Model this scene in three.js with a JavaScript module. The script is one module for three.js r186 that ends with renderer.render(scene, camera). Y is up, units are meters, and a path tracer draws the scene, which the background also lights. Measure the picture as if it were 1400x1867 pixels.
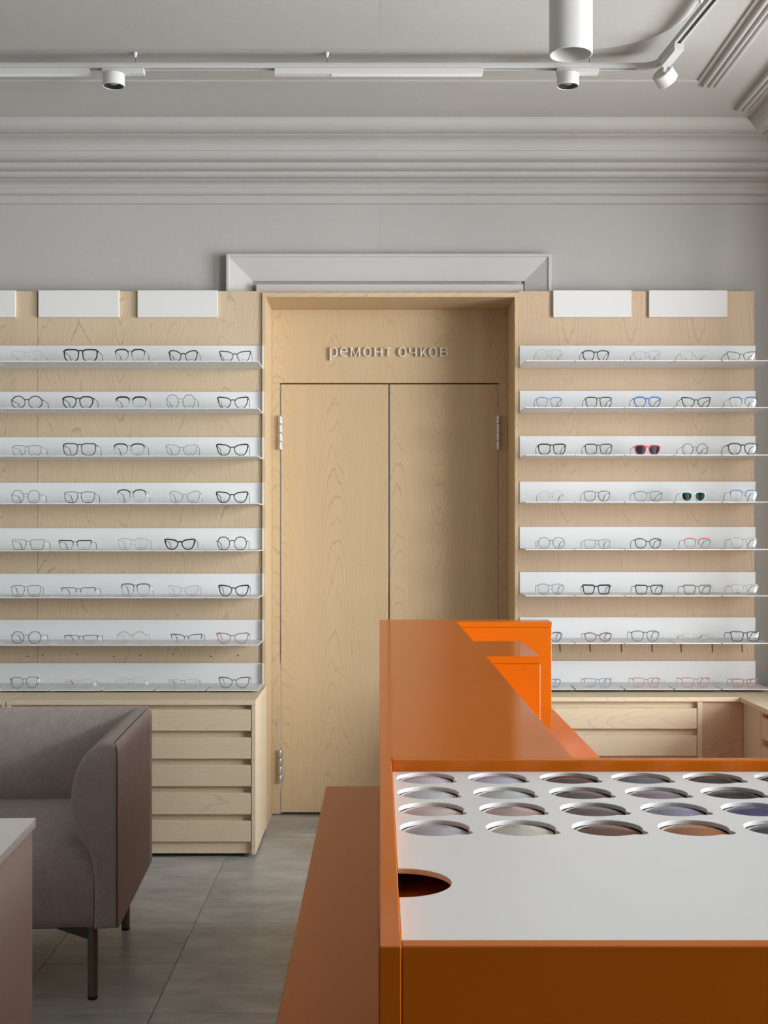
import * as THREE from 'three';
import { mergeGeometries } from 'three/addons/utils/BufferGeometryUtils.js';
import { RectAreaLightUniformsLib } from 'three/addons/lights/RectAreaLightUniformsLib.js';
import { FontLoader } from 'three/addons/loaders/FontLoader.js';
import { TextGeometry } from 'three/addons/geometries/TextGeometry.js';

// ---------------------------------------------------------------- camera, sky, daylight, exposure
const EYE = 1.315, F = 2340, VX = 692, VY = 969;            // eye height (m), focal length and principal point of the shifted lens
const scene = new THREE.Scene();
const camera = new THREE.PerspectiveCamera(2 * Math.atan(933.5 / F) * 180 / Math.PI, 1400 / 1867, 0.05, 60);
camera.position.set(0, EYE, 0);
camera.setViewOffset(1400, 1867, 700 - VX, 933.5 - VY, 1400, 1867);
camera.updateProjectionMatrix();
const renderer = new THREE.WebGLRenderer({ antialias: true });
renderer.toneMapping = THREE.LinearToneMapping;
renderer.toneMappingExposure = 1.0;
renderer.shadowMap.enabled = true;
RectAreaLightUniformsLib.init();
scene.background = new THREE.Color().setRGB(2.2, 2.4, 2.6);   // overcast sky beyond the windows
const XL = -3.2, XR = 1.95, ZB = -5.74, ZF = 2.6, SILL = 0.42, HEAD = 2.72;
const OPENINGS = [[-4.64, -3.0], [-2.2, -0.3]], XN = 2.17, DEEP = 0.4;       // bays in the side wall open to an unseen gallery added for even daylight
const XG = 4.4, GSILL = 0.12, GHEAD = 3.1, WINDOWS = [[-4.95, -1.1], [-0.85, 2.3]];  // glazing of the added gallery, sized for the light it lets in
for (const [za, zb] of WINDOWS) {
  const sky = new THREE.RectAreaLight(new THREE.Color().setRGB(0.96, 0.985, 1.0), 19, zb - za - 0.16, GHEAD - GSILL - 0.16);
  sky.position.set(XG - 0.03, (GSILL + GHEAD) / 2, (za + zb) / 2);
  sky.lookAt(XG - 1, (GSILL + GHEAD) / 2, (za + zb) / 2);
  scene.add(sky);
}

// ---------------------------------------------------------------- helpers
const X = (px, z) => (px - VX) * z / F, Y = (py, z) => EYE - (py - VY) * z / F;
const taken = new Map();
function numbered(name) { const n = taken.get(name) || 0; taken.set(name, n + 1); return n ? name + '_' + String(n).padStart(3, '0') : name; }
function tag(o, label, category, group, kind) {
  o.userData.label = label; o.userData.category = category;
  if (group) o.userData.group = group;
  if (kind) o.userData.kind = kind;
  return o;
}
function mesh(name, geo, mat, parent) {
  const m = new THREE.Mesh(Array.isArray(geo) ? mergeGeometries(geo) : geo, mat);
  m.castShadow = m.receiveShadow = true;
  m.name = parent ? name : numbered(name);
  (parent || scene).add(m);
  return m;
}
function thing(name, label, category, pos = [0, 0, 0], turn = 0, group, kind) {
  const g = new THREE.Group(); g.name = numbered(name); g.position.set(...pos); g.rotation.y = turn; scene.add(g);
  return tag(g, label, category, group, kind);
}
let seed = 7;
function rnd() { seed = (seed * 1664525 + 1013904223) >>> 0; return seed / 4294967296; }

// uv in metres; v runs along the grain axis
function metreUV(g, grain = 'y', du = 0, dv = 0) {
  const p = g.attributes.position, n = g.attributes.normal, uv = new Float32Array(p.count * 2);
  for (let i = 0; i < p.count; i++) {
    const t = g.index ? [i] : [i - i % 3, i - i % 3 + 1, i - i % 3 + 2], sum = (f) => Math.abs(t.reduce((q, k) => q + f(k), 0));   // one projection per triangle
    const c = [p.getX(i), p.getY(i), p.getZ(i)], a = [sum((k) => n.getX(k)), sum((k) => n.getY(k)), sum((k) => n.getZ(k))];
    const axis = a[0] >= a[1] && a[0] >= a[2] ? 0 : a[1] >= a[2] ? 1 : 2, g3 = 'xyz'.indexOf(grain);
    const others = [0, 1, 2].filter((k) => k !== axis);
    let v = others.includes(g3) ? g3 : others[1], u = others.find((k) => k !== v);
    uv[2 * i] = c[u] + du; uv[2 * i + 1] = c[v] + dv;
  }
  g.setAttribute('uv', new THREE.BufferAttribute(uv, 2));
  return g;
}
// chamfered box between two corners, 44 triangles
function box(x0, y0, z0, x1, y1, z1, b = 0.0015, grain = 'y', du = 0, dv = 0) {
  if (x0 > x1) [x0, x1] = [x1, x0]; if (y0 > y1) [y0, y1] = [y1, y0]; if (z0 > z1) [z0, z1] = [z1, z0];
  b = Math.min(b, (x1 - x0) / 2.5, (y1 - y0) / 2.5, (z1 - z0) / 2.5);
  const lo = [x0, y0, z0], hi = [x1, y1, z1], out = [];
  const V = (s, ax) => [0, 1, 2].map((k) => (s[k] > 0 ? hi[k] : lo[k]) - (k === ax ? 0 : s[k] * b));
  const cen = [0, 1, 2].map((k) => (lo[k] + hi[k]) / 2);
  const tri = (A, B, C) => {
    const e1 = B.map((q, k) => q - A[k]), e2 = C.map((q, k) => q - A[k]);
    const n = [e1[1] * e2[2] - e1[2] * e2[1], e1[2] * e2[0] - e1[0] * e2[2], e1[0] * e2[1] - e1[1] * e2[0]];
    const d = [0, 1, 2].reduce((t, k) => t + n[k] * ((A[k] + B[k] + C[k]) / 3 - cen[k]), 0);
    if (d < 0) out.push(...A, ...C, ...B); else out.push(...A, ...B, ...C);
  };
  const quad = (A, B, C, D) => { tri(A, B, C); tri(A, C, D); };
  for (let ax = 0; ax < 3; ax++) {
    const [p, q] = [0, 1, 2].filter((k) => k !== ax);
    for (const s of [-1, 1]) {
      const S = (a, c) => { const t = [0, 0, 0]; t[ax] = s; t[p] = a; t[q] = c; return V(t, ax); };
      quad(S(-1, -1), S(1, -1), S(1, 1), S(-1, 1));
    }
    for (const a of [-1, 1]) for (const c of [-1, 1]) {
      const T = (k, axx) => { const t = [0, 0, 0]; t[ax] = k; t[p] = a; t[q] = c; return V(t, axx); };
      quad(T(-1, p), T(1, p), T(1, q), T(-1, q));
    }
  }
  for (const a of [-1, 1]) for (const c of [-1, 1]) for (const d of [-1, 1]) { const s = [a, c, d]; tri(V(s, 0), V(s, 1), V(s, 2)); }
  const g = new THREE.BufferGeometry();
  g.setAttribute('position', new THREE.Float32BufferAttribute(out, 3));
  g.computeVertexNormals();
  return metreUV(g, grain, du, dv);
}
// extrude a 2-D outline [[a,b]...] along an axis; plane 'xy' (along z), 'xz' (along y, b = -z forward) or 'zy' (along x)
function prism(outline, from, to, plane, bevel = 0.001, holes = [], curve = 1) {
  const s = new THREE.Shape(outline.map((p) => new THREE.Vector2(...p)));
  for (const h of holes) s.holes.push(new THREE.Path(h.map((p) => new THREE.Vector2(...p))));
  let g = new THREE.ExtrudeGeometry(s, { depth: Math.abs(to - from) - 2 * bevel, bevelEnabled: bevel > 0, bevelThickness: bevel, bevelSize: bevel, bevelOffset: -bevel, bevelSegments: curve, curveSegments: 8 });
  g.translate(0, 0, Math.min(from, to) + bevel);
  const p = g.attributes.position;
  for (let i = 0; i < p.count; i++) {
    const [a, b, c] = [p.getX(i), p.getY(i), p.getZ(i)];
    if (plane === 'xz') p.setXYZ(i, a, c, -b);
    else if (plane === 'zy') p.setXYZ(i, c, b, -a);
  }
  g.deleteAttribute('normal'); g.computeVertexNormals();
  return metreUV(g);
}
function smooth(g, angle = 0.7) { // averaged normals below a crease angle, without depending on index
  const p = g.attributes.position, key = (i) => [p.getX(i), p.getY(i), p.getZ(i)].map((q) => Math.round(q * 1e5)).join();
  g.computeVertexNormals();
  const n0 = g.attributes.normal.clone(), m = new Map();
  for (let i = 0; i < p.count; i++) { const k = key(i); if (!m.has(k)) m.set(k, []); m.get(k).push(i); }
  const lim = Math.cos(angle), v = new THREE.Vector3(), w = new THREE.Vector3(), t = new THREE.Vector3();
  for (const l of m.values()) for (const i of l) {
    v.fromBufferAttribute(n0, i); t.set(0, 0, 0);
    for (const j of l) { w.fromBufferAttribute(n0, j); if (w.dot(v) > lim) t.add(w); }
    t.normalize(); g.attributes.normal.setXYZ(i, t.x, t.y, t.z);
  }
  return g;
}
function place(g, { pos = [0, 0, 0], rot = [0, 0, 0], scale = [1, 1, 1] }) {
  g.applyMatrix4(new THREE.Matrix4().compose(new THREE.Vector3(...pos), new THREE.Quaternion().setFromEuler(new THREE.Euler(...rot)), new THREE.Vector3(...scale)));
  return g;
}
function lathe(profile, seg = 32) { const g = new THREE.LatheGeometry(profile.map((p) => new THREE.Vector2(...p)), seg).toNonIndexed(); return smooth(g, 0.6); }
function tube(points, r, radial = 6, seg = 24, closed = false) {
  return new THREE.TubeGeometry(new THREE.CatmullRomCurve3(points.map((p) => new THREE.Vector3(...p)), closed, 'catmullrom', 0.3), seg, r, radial, closed).toNonIndexed();
}

// ---------------------------------------------------------------- noise and textures
function hash(x, y, s) { let h = Math.imul(x, 374761393) ^ Math.imul(y, 668265263) ^ Math.imul(s, 1274126177); h = Math.imul(h ^ (h >>> 13), 1274126177); return ((h ^ (h >>> 16)) >>> 0) / 4294967296; }
function noise(x, y, s) {
  const xi = Math.floor(x), yi = Math.floor(y); let fx = x - xi, fy = y - yi; fx = fx * fx * (3 - 2 * fx); fy = fy * fy * (3 - 2 * fy);
  const a = hash(xi, yi, s), b = hash(xi + 1, yi, s), c = hash(xi, yi + 1, s), d = hash(xi + 1, yi + 1, s);
  return a + (b - a) * fx + (c - a) * fy + (a - b - c + d) * fx * fy;
}
const fbm = (x, y, s, o = 4) => { let t = 0, k = 0.5; for (let i = 0; i < o; i++) { t += k * noise(x, y, s + i * 17); x *= 2.03; y *= 2.03; k *= 0.5; } return t / (1 - Math.pow(0.5, o)); };
const enc = (c) => Math.max(0, Math.min(255, Math.round(255 * (c <= 0.0031308 ? 12.92 * c : 1.055 * Math.pow(c, 1 / 2.4) - 0.055))));
function texture(w, h, mu, mv, fn, srgb = true) {
  const d = new Uint8Array(w * h * 4), px = [0, 0, 0];
  for (let j = 0; j < h; j++) for (let i = 0; i < w; i++) {
    fn((i + 0.5) / w * mu, (j + 0.5) / h * mv, px);
    const k = (j * w + i) * 4;
    for (let c = 0; c < 3; c++) d[k + c] = srgb ? enc(px[c]) : Math.max(0, Math.min(255, px[c] * 255));
    d[k + 3] = 255;
  }
  const t = new THREE.DataTexture(d, w, h);
  t.wrapS = t.wrapT = THREE.RepeatWrapping; t.magFilter = THREE.LinearFilter; t.minFilter = THREE.LinearMipmapLinearFilter; t.generateMipmaps = true;
  if (srgb) t.colorSpace = THREE.SRGBColorSpace;
  t.repeat.set(1 / mu, 1 / mv); t.needsUpdate = true;
  return t;
}
// plain-sawn veneer: leaves of a given width, each with cathedral arches along v
function veneer(s, base, dark, leaf, matched, contrast = 1, w = 1024, h = 1400, mu = 1.4, mv = 2.4) {
  return texture(w, h, mu, mv, (u, v, px) => {
    const n = Math.floor(u / leaf), lx = u - (n + 0.5) * leaf, id = matched ? 0 : n, ru = matched ? lx : u;
    const flip = hash(id, 3, s) > 0.5 ? 1 : -1, cx = (hash(id, 5, s) - 0.5) * leaf * 0.35, q = ru - (matched ? 0 : (n + 0.5) * leaf) - cx;
    const wob = fbm(ru * 5, v * 1.3, s + 1, 3) - 0.5, wob2 = fbm(ru * 24, v * 5, s + 2, 3) - 0.5, wob3 = fbm(ru * 70, v * 7, s + 5, 2) - 0.5;
    const ax = Math.abs(q + wob * 0.09 + wob2 * 0.012), arch = ax < 0.09 ? 58 * ax * ax : 58 * 0.0081 + (ax - 0.09) * 10.4;
    const f = (arch + flip * v * (0.75 + hash(id, 9, s) * 0.5)) / 0.1 + wob * 5 + wob2 * 1.5 + wob3 * 0.35 + 2.2 * noise(v * 2.3, id * 7.7, s + 9);
    const t = f - Math.floor(f), line = t > 0.72 ? Math.pow((t - 0.72) / 0.28, 1.8) * (t > 0.95 ? (1 - t) / 0.05 : 1) * (0.35 + 1.1 * hash(Math.floor(f), 31, s)) : 0;
    const fib = noise(u * 620, v * 9, s + 3) * 0.6 + noise(u * 260, v * 3.5, s + 4) * 0.4;
    const tone = 0.93 + 0.14 * fbm(u * 2.2, v * 0.8, s + 6, 3) + (hash(n, 21, s) - 0.5) * 0.05;
    const k = Math.min(1, contrast * (0.5 * line * (0.55 + 0.45 * noise(u * 9, v * 2, s + 8)) + 0.16 * (fib - 0.4)));
    for (let c = 0; c < 3; c++) px[c] = tone * (base[c] + (dark[c] - base[c]) * Math.max(0, k));
  });
}
const std = (o) => new THREE.MeshStandardMaterial(o), phys = (o) => new THREE.MeshPhysicalMaterial(o);
const lin = (r, g, b) => new THREE.Color().setRGB(r, g, b);
const tPineLeft = veneer(11, [0.56, 0.44, 0.30], [0.33, 0.225, 0.135], 0.2, false, 1.7);
const tPineRight = veneer(23, [0.56, 0.415, 0.28], [0.34, 0.215, 0.13], 0.275, true, 1.7);
const tMaple = veneer(37, [0.60, 0.45, 0.275], [0.40, 0.26, 0.14], 0.26, false, 1.6);
const tBirch = veneer(51, [0.74, 0.615, 0.44], [0.49, 0.365, 0.225], 0.3, false, 1.3, 768, 1024);
const wood = (map, rough = 0.55) => std({ map, roughness: rough });
const M = {};
M.pineLeft = wood(tPineLeft); M.pineRight = wood(tPineRight); M.maple = wood(tMaple, 0.5); M.birch = wood(tBirch, 0.55);
const tPlaster = texture(512, 512, 2, 2, (u, v, px) => { const a = 0.55 * fbm(u * 6, v * 6, 91, 4) + 0.45 * fbm(u * 40, v * 40, 95, 3); px[0] = px[1] = px[2] = a; }, false);
const tPlasterTone = texture(512, 512, 3.1, 3.1, (u, v, px) => { const a = 0.97 + 0.06 * (fbm(u * 3, v * 3, 101, 4) - 0.5); px[0] = 0.43 * a; px[1] = 0.422 * a; px[2] = 0.402 * a; });
M.plaster = std({ map: tPlasterTone, bumpMap: tPlaster, bumpScale: 0.0016, roughness: 0.85 });
M.trimPaint = std({ color: lin(0.49, 0.485, 0.47), roughness: 0.55 });
M.shelf = std({ color: lin(0.74, 0.755, 0.76), roughness: 0.42 });
M.plate = std({ color: lin(0.70, 0.70, 0.685), roughness: 0.5 });
M.lampWhite = std({ color: lin(0.60, 0.60, 0.585), roughness: 0.45 });
M.track = std({ color: lin(0.52, 0.52, 0.505), roughness: 0.5 });
M.black = std({ color: lin(0.012, 0.012, 0.013), roughness: 0.4 });
M.dark = std({ color: lin(0.03, 0.03, 0.03), roughness: 0.6 });
M.steel = std({ color: lin(0.62, 0.63, 0.64), roughness: 0.28, metalness: 1 });
M.chrome = std({ color: lin(0.8, 0.8, 0.8), roughness: 0.14, metalness: 1 });
M.orange = phys({ color: lin(0.53, 0.122, 0.002), roughness: 0.65, specularIntensity: 0.1, clearcoat: 0.5, clearcoatRoughness: 0.1 });
M.trayWhite = std({ color: lin(0.74, 0.755, 0.76), roughness: 0.3 });
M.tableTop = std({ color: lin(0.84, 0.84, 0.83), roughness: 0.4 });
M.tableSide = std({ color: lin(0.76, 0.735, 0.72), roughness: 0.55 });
M.sign = std({ color: lin(0.78, 0.77, 0.75), roughness: 0.4 });
const tWeave = texture(512, 512, 0.16, 0.16, (u, v, px) => {
  const a = Math.sin(u * 2 * Math.PI * 250) * Math.sin(v * 2 * Math.PI * 250), n = noise(u * 500, v * 1400, 201) * 0.5 + noise(u * 1400, v * 500, 202) * 0.5;
  px[0] = px[1] = px[2] = 0.5 + 0.18 * a + 0.6 * (n - 0.5);
}, false);
const tFabric = texture(768, 768, 0.24, 0.24, (u, v, px) => {
  const n = noise(u * 900, v * 2600, 211) * 0.5 + noise(u * 2600, v * 900, 212) * 0.5, fleck = Math.pow(noise(u * 520, v * 1500, 216), 6);
  const m = 1 + 0.85 * (n - 0.5) + 0.5 * fleck + 0.18 * (fbm(u * 60, v * 60, 214, 3) - 0.5);
  px[0] = 0.36 * m; px[1] = 0.312 * m; px[2] = 0.29 * m;
});
M.fabric = phys({ map: tFabric, bumpMap: tWeave, bumpScale: 0.0008, roughness: 0.95, sheen: 0.35, sheenRoughness: 0.5, sheenColor: lin(0.5, 0.42, 0.38) });
M.piping = std({ color: lin(0.10, 0.08, 0.072), roughness: 0.9 });
M.sofaLeg = std({ color: lin(0.17, 0.155, 0.12), roughness: 0.45, metalness: 0.5 });
M.glassPane = phys({ color: lin(1, 1, 1), roughness: 0.0, transmission: 1, thickness: 0, ior: 1.5 });
M.lens = phys({ color: lin(0.985, 0.99, 0.99), roughness: 0.0, transmission: 1, thickness: 0, ior: 1.45 });
M.sunLens = phys({ color: lin(0.03, 0.03, 0.04), roughness: 0.05, specularIntensity: 1 });
M.sunLensGreen = phys({ color: lin(0.01, 0.02, 0.02), roughness: 0.05, specularIntensity: 1 });
M.print = std({ color: lin(0.3, 0.3, 0.3), roughness: 0.7 });
M.tag = std({ color: lin(0.82, 0.82, 0.82), roughness: 0.6 });
const stone = (s) => texture(640, 640, 0.8, 0.8, (u, v, px) => {
  const a = fbm(u * 6, v * 10, s, 5), b = fbm(u * 16, v * 40, s + 40, 4), c = noise(u * 300, v * 420, s + 80), d = fbm(u * 40, v * 70, s + 60, 3);
  const m = 1 + 0.75 * (a - 0.5) + 0.34 * (b - 0.5) + 0.1 * (c - 0.5) + 0.22 * (d - 0.5);
  px[0] = 0.37 * m; px[1] = 0.375 * m; px[2] = 0.365 * m;
});
M.tiles = [301, 331, 361].map((s) => std({ map: stone(s), roughness: 0.34 }));
M.grout = std({ color: lin(0.07, 0.068, 0.062), roughness: 0.9 });

// ---------------------------------------------------------------- room shell
const struct = (o, label, category) => tag(o, label, category, undefined, 'structure');
{ // floor of square grey vinyl tiles, 40 cm
  const floor = struct(mesh('floor', box(XL - 0.25, -0.12, ZB - 0.5, XN + DEEP, -0.004, ZF + 0.2), M.grout), 'grey stone-look tile floor with fine dark joints', 'floor');
  const T = 0.4015, gap = 0.0016;
  const tileGeo = [];
  for (let k = 0; k < 6; k++) tileGeo.push(box(-T / 2 + gap / 2, -0.004, -T / 2 + gap / 2, T / 2 - gap / 2, 0, T / 2 - gap / 2, 0.0008, 'z', 0.21 + (k % 3) * 0.17, 0.3 + Math.floor(k / 3) * 0.37));
  for (let i = -7; i < 8; i++) for (let j = 0; j < 16; j++) {
    const x = -0.2185 + (i + 0.5) * T, z = -6.314 + (j + 0.5) * T;
    if (x - T / 2 < XL - 0.05 || x + T / 2 > XN + 0.25) continue;
    const r = Math.floor(rnd() * 18), t = mesh('tile', tileGeo[r % 6], M.tiles[Math.floor(r / 6)], floor);
    t.position.set(x, 0, z);
  }
}
const WH = 3.35;
struct(mesh('wall_back', [prism([[XL - 0.25, 0], [-0.535, 0], [-0.535, 2.385], [0.63, 2.385], [0.63, 0], [XN + 0.3, 0], [XN + 0.3, WH], [XL - 0.25, WH]], -6.02, ZB, 'xy', 0), box(-0.6, 0, -6.03, 0.7, 2.5, -6.2, 0.002)], M.plaster), 'pale grey plastered back wall above the wooden display panels', 'wall');
struct(mesh('wall_left', box(XL - 0.25, 0, ZB, XL, WH, ZF), M.plaster), 'plastered side wall outside the picture on the sofa side', 'wall');
struct(mesh('wall_front', box(XL - 0.25, 0, ZF, XR + DEEP + 0.1, WH, ZF + 0.2), M.plaster), 'plastered wall behind the viewer', 'wall');
{
  const pierced = (xa, xb, lo, hi, gaps) => {
    const g = [box(xa, 0, ZB, xb, lo, ZF, 0.002), box(xa, hi, ZB, xb, WH, ZF, 0.002)]; let z = ZB;
    for (const [za, zb] of gaps) { g.push(box(xa, lo, z, xb, hi, za, 0.002)); z = zb; }
    g.push(box(xa, lo, z, xb, hi, ZF, 0.002));
    return g;
  };
  struct(mesh('wall_right', [...pierced(XN, XN + DEEP, SILL, HEAD, OPENINGS), box(XR, 2.765, ZB, XN, WH, ZF, 0.002)], M.plaster), 'thick plastered side wall at the end of the display shelves', 'wall');  // recess and beam shaped so more daylight reaches the far corner
  const XW = XN + DEEP;
  struct(mesh('wall_added_gallery', [...pierced(XG, XG + 0.2, GSILL, GHEAD, WINDOWS), box(XW, 0, ZB - 0.2, XG + 0.2, WH, ZB, 0.002), box(XW, 0, ZF, XG + 0.2, WH, ZF + 0.2, 0.002), box(XW, WH - 0.2, ZB, XG, WH, ZF, 0.002), box(XW, -0.12, ZB, XG, -0.002, ZF, 0.002)], M.plaster), 'unseen shell of a glazed gallery added to even out the daylight', 'wall');
  WINDOWS.forEach(([za, zb], i) => {
    const w = thing('window_' + (i + 1), i ? 'wide street window of the added gallery, nearer the viewer' : 'wide street window of the added gallery, level with the counter', 'window', [0, 0, 0], 0, undefined, 'structure');
    const fx = XG, fr = 0.06, mid = (za + zb) / 2;
    mesh('window_frame', [box(fx, GSILL, za, fx + 0.06, GHEAD, za + fr), box(fx, GSILL, zb - fr, fx + 0.06, GHEAD, zb), box(fx, GSILL, za + fr, fx + 0.06, GSILL + fr, zb - fr), box(fx, GHEAD - fr, za + fr, fx + 0.06, GHEAD, zb - fr), box(fx, GSILL + fr, mid - 0.025, fx + 0.06, GHEAD - fr, mid + 0.025)], M.trimPaint, w);
    for (const [a, b] of [[za + fr, mid - 0.025], [mid + 0.025, zb - fr]]) {
      const p = mesh('pane', new THREE.PlaneGeometry(b - a, GHEAD - GSILL - 2 * fr).rotateY(-Math.PI / 2), M.glassPane, w);
      p.position.set(fx + 0.03, (GSILL + GHEAD) / 2, (a + b) / 2);
    }
  });
}
// ceiling: flat border and a slightly lowered field with a rounded edge
const HB = EYE + 1.775, HFIELD = EYE + 1.755;
{
  const r = 0.30, x0 = XL + 0.9, x1 = 1.015, z0 = 4.66, z1 = -1.75, field = [];
  const arc = (cx, cz, a0) => { for (let k = 0; k <= 12; k++) { const a = a0 + k * Math.PI / 24; field.push([cx + r * Math.cos(a), cz + r * Math.sin(a)]); } };
  arc(x1 - r, z0 - r, 0); arc(x0 + r, z0 - r, Math.PI / 2); arc(x0 + r, z1 + r, Math.PI); arc(x1 - r, z1 + r, 1.5 * Math.PI);
  let g = new THREE.ExtrudeGeometry(new THREE.Shape(field.map((p) => new THREE.Vector2(...p))), { depth: 0.05, bevelEnabled: true, bevelThickness: 0.022, bevelSize: 0.05, bevelOffset: -0.0, bevelSegments: 6 });
  g.rotateX(-Math.PI / 2); g.translate(0, HFIELD + 0.022, 0);
  g = metreUV(smooth(g, 0.6));
  struct(mesh('ceiling', [g, box(XL - 0.25, HB, ZB - 0.3, XR + 0.3, HB + 0.25, ZF + 0.2, 0.002)], M.plaster), 'pale grey plaster ceiling with a round-cornered lowered field', 'ceiling');
}
{ // stepped plaster cornice round the room: [distance from wall, height above eye]
  const steps = [[0, 1.462, 0], [0.022, 1.497, 1], [0.05, 1.524, 1], [0.098, 1.549, 2], [0.14, 1.571, 1], [0.19, 1.596, 1], [0.25, 1.629, 1], [0.33, 1.675, 2], [0.41, 1.722, 1]];
  const prof = [[-0.01, 1.462], [0, 1.462]];
  for (let i = 1; i < steps.length; i++) {
    const [d0, h0] = steps[i - 1], [d1, h1, kind] = steps[i], lip = 0.004;
    prof.push([d0 + lip, h0]);                                   // small under-face, then a rounded rise, then a short upright lip
    for (let k = 1; k <= 6; k++) {
      const a = k / 6 * Math.PI / 2, t = kind === 2 ? 1 - Math.cos(a) : Math.sin(a), u = kind === 2 ? Math.sin(a) : 1 - Math.cos(a);
      prof.push([d0 + lip + (d1 - d0 - lip) * t, h0 + (h1 - h0 - 0.004) * u]);
    }
    prof.push([d1, h1]);
  }
  prof.push([0.47, 1.735], [0.55, 1.753], [0.63, 1.764], [0.698, 1.768], [0.70, 1.772], [0.70, 1.80]);
  const pos = [], ring = ([d, h]) => [[XL + d, h, ZB + d], [XR - d, h, ZB + d], [XR - d, h, ZF - d], [XL + d, h, ZF - d]].map((p) => [p[0], p[1] + EYE, p[2]]);
  for (let i = 0; i + 1 < prof.length; i++) {
    const a = ring(prof[i]), b = ring(prof[i + 1]);
    for (let s = 0; s < 4; s++) {
      const t = (s + 1) % 4;
      pos.push(...a[s], ...b[t], ...a[t], ...a[s], ...b[s], ...b[t]);
    }
  }
  const g = new THREE.BufferGeometry(); g.setAttribute('position', new THREE.Float32BufferAttribute(pos, 3));
  struct(mesh('trim_1', metreUV(smooth(g, 0.45)), M.plaster), 'stepped plaster cornice running under the ceiling', 'cornice');
  // beaded bands on the soffit along the window wall
  const bands = [];
  for (const [dc, hgt] of [[0.455, 1.730], [0.645, 1.762]]) {
    const o = [];
    for (let k = 0; k < 3; k++) for (let q = 0; q <= 6; q++) { const a = q / 6 * Math.PI; o.push([XR - dc + 0.036 - 0.024 * k - 0.012 + 0.0115 * Math.cos(a), EYE + hgt - 0.008 * Math.sin(a) * (k === 1 ? 1.3 : 1)]); }
    o.push([XR - dc - 0.036, EYE + hgt + 0.03], [XR - dc + 0.036, EYE + hgt + 0.03]);
    bands.push(smooth(prism(o, ZB + dc + 0.02, ZF - 0.7, 'xy', 0.0), 0.6));
  }
  struct(mesh('trim_2', bands, M.plaster), 'pair of beaded plaster bands along the window-side cornice', 'cornice');
}
{ // old door casing on the wall above the wooden portal
  const c = thing('trim_3', 'white splayed door casing on the wall above the wooden portal', 'casing', [0, 0, 0], 0, undefined, 'structure');
  const xo0 = -0.682, xo1 = 0.762, yo = 2.548, w = 0.115, lip = 0.013, zo = 0.05, zi = 0.012;
  const quadStrip = (rows) => { // rows: list of [offset inward, forward]
    const out = [[], [], []];
    for (let i = 0; i + 1 < rows.length; i++) {
      const [a, fa] = rows[i], [b, fb] = rows[i + 1], za = ZB + fa, zb = ZB + fb, y0 = 1.9;
      const q = (arr, A, B, C, D) => arr.push(...A, ...B, ...C, ...A, ...C, ...D);
      q(out[0], [xo0 + a, yo - a, za], [xo0 + b, yo - b, zb], [xo1 - b, yo - b, zb], [xo1 - a, yo - a, za]);
      q(out[1], [xo0 + a, y0, za], [xo0 + b, y0, zb], [xo0 + b, yo - b, zb], [xo0 + a, yo - a, za]);
      q(out[2], [xo1 - a, yo - a, za], [xo1 - b, yo - b, zb], [xo1 - b, y0, zb], [xo1 - a, y0, za]);
    }
    return out.map((p) => { const g = new THREE.BufferGeometry(); g.setAttribute('position', new THREE.Float32BufferAttribute(p, 3)); g.computeVertexNormals(); return metreUV(g); });
  };
  const [top, l, r] = quadStrip([[0, -0.01], [0, zo - 0.003], [0.003, zo], [lip, zo], [lip + 0.004, zo - 0.006], [w, zi], [w, -0.01]]);
  mesh('casing_head', top, M.trimPaint, c); mesh('casing_leg', l, M.trimPaint, c); mesh('casing_leg', r, M.trimPaint, c);
  struct(mesh('trim_4', box(-0.548, 2.367, -5.69, 0.637, 2.412, -5.75, 0.002, 'x'), std({ color: lin(0.52, 0.475, 0.45), roughness: 0.7 })), 'pinkish grey filler board between casing and wooden portal', 'board');
}

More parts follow.
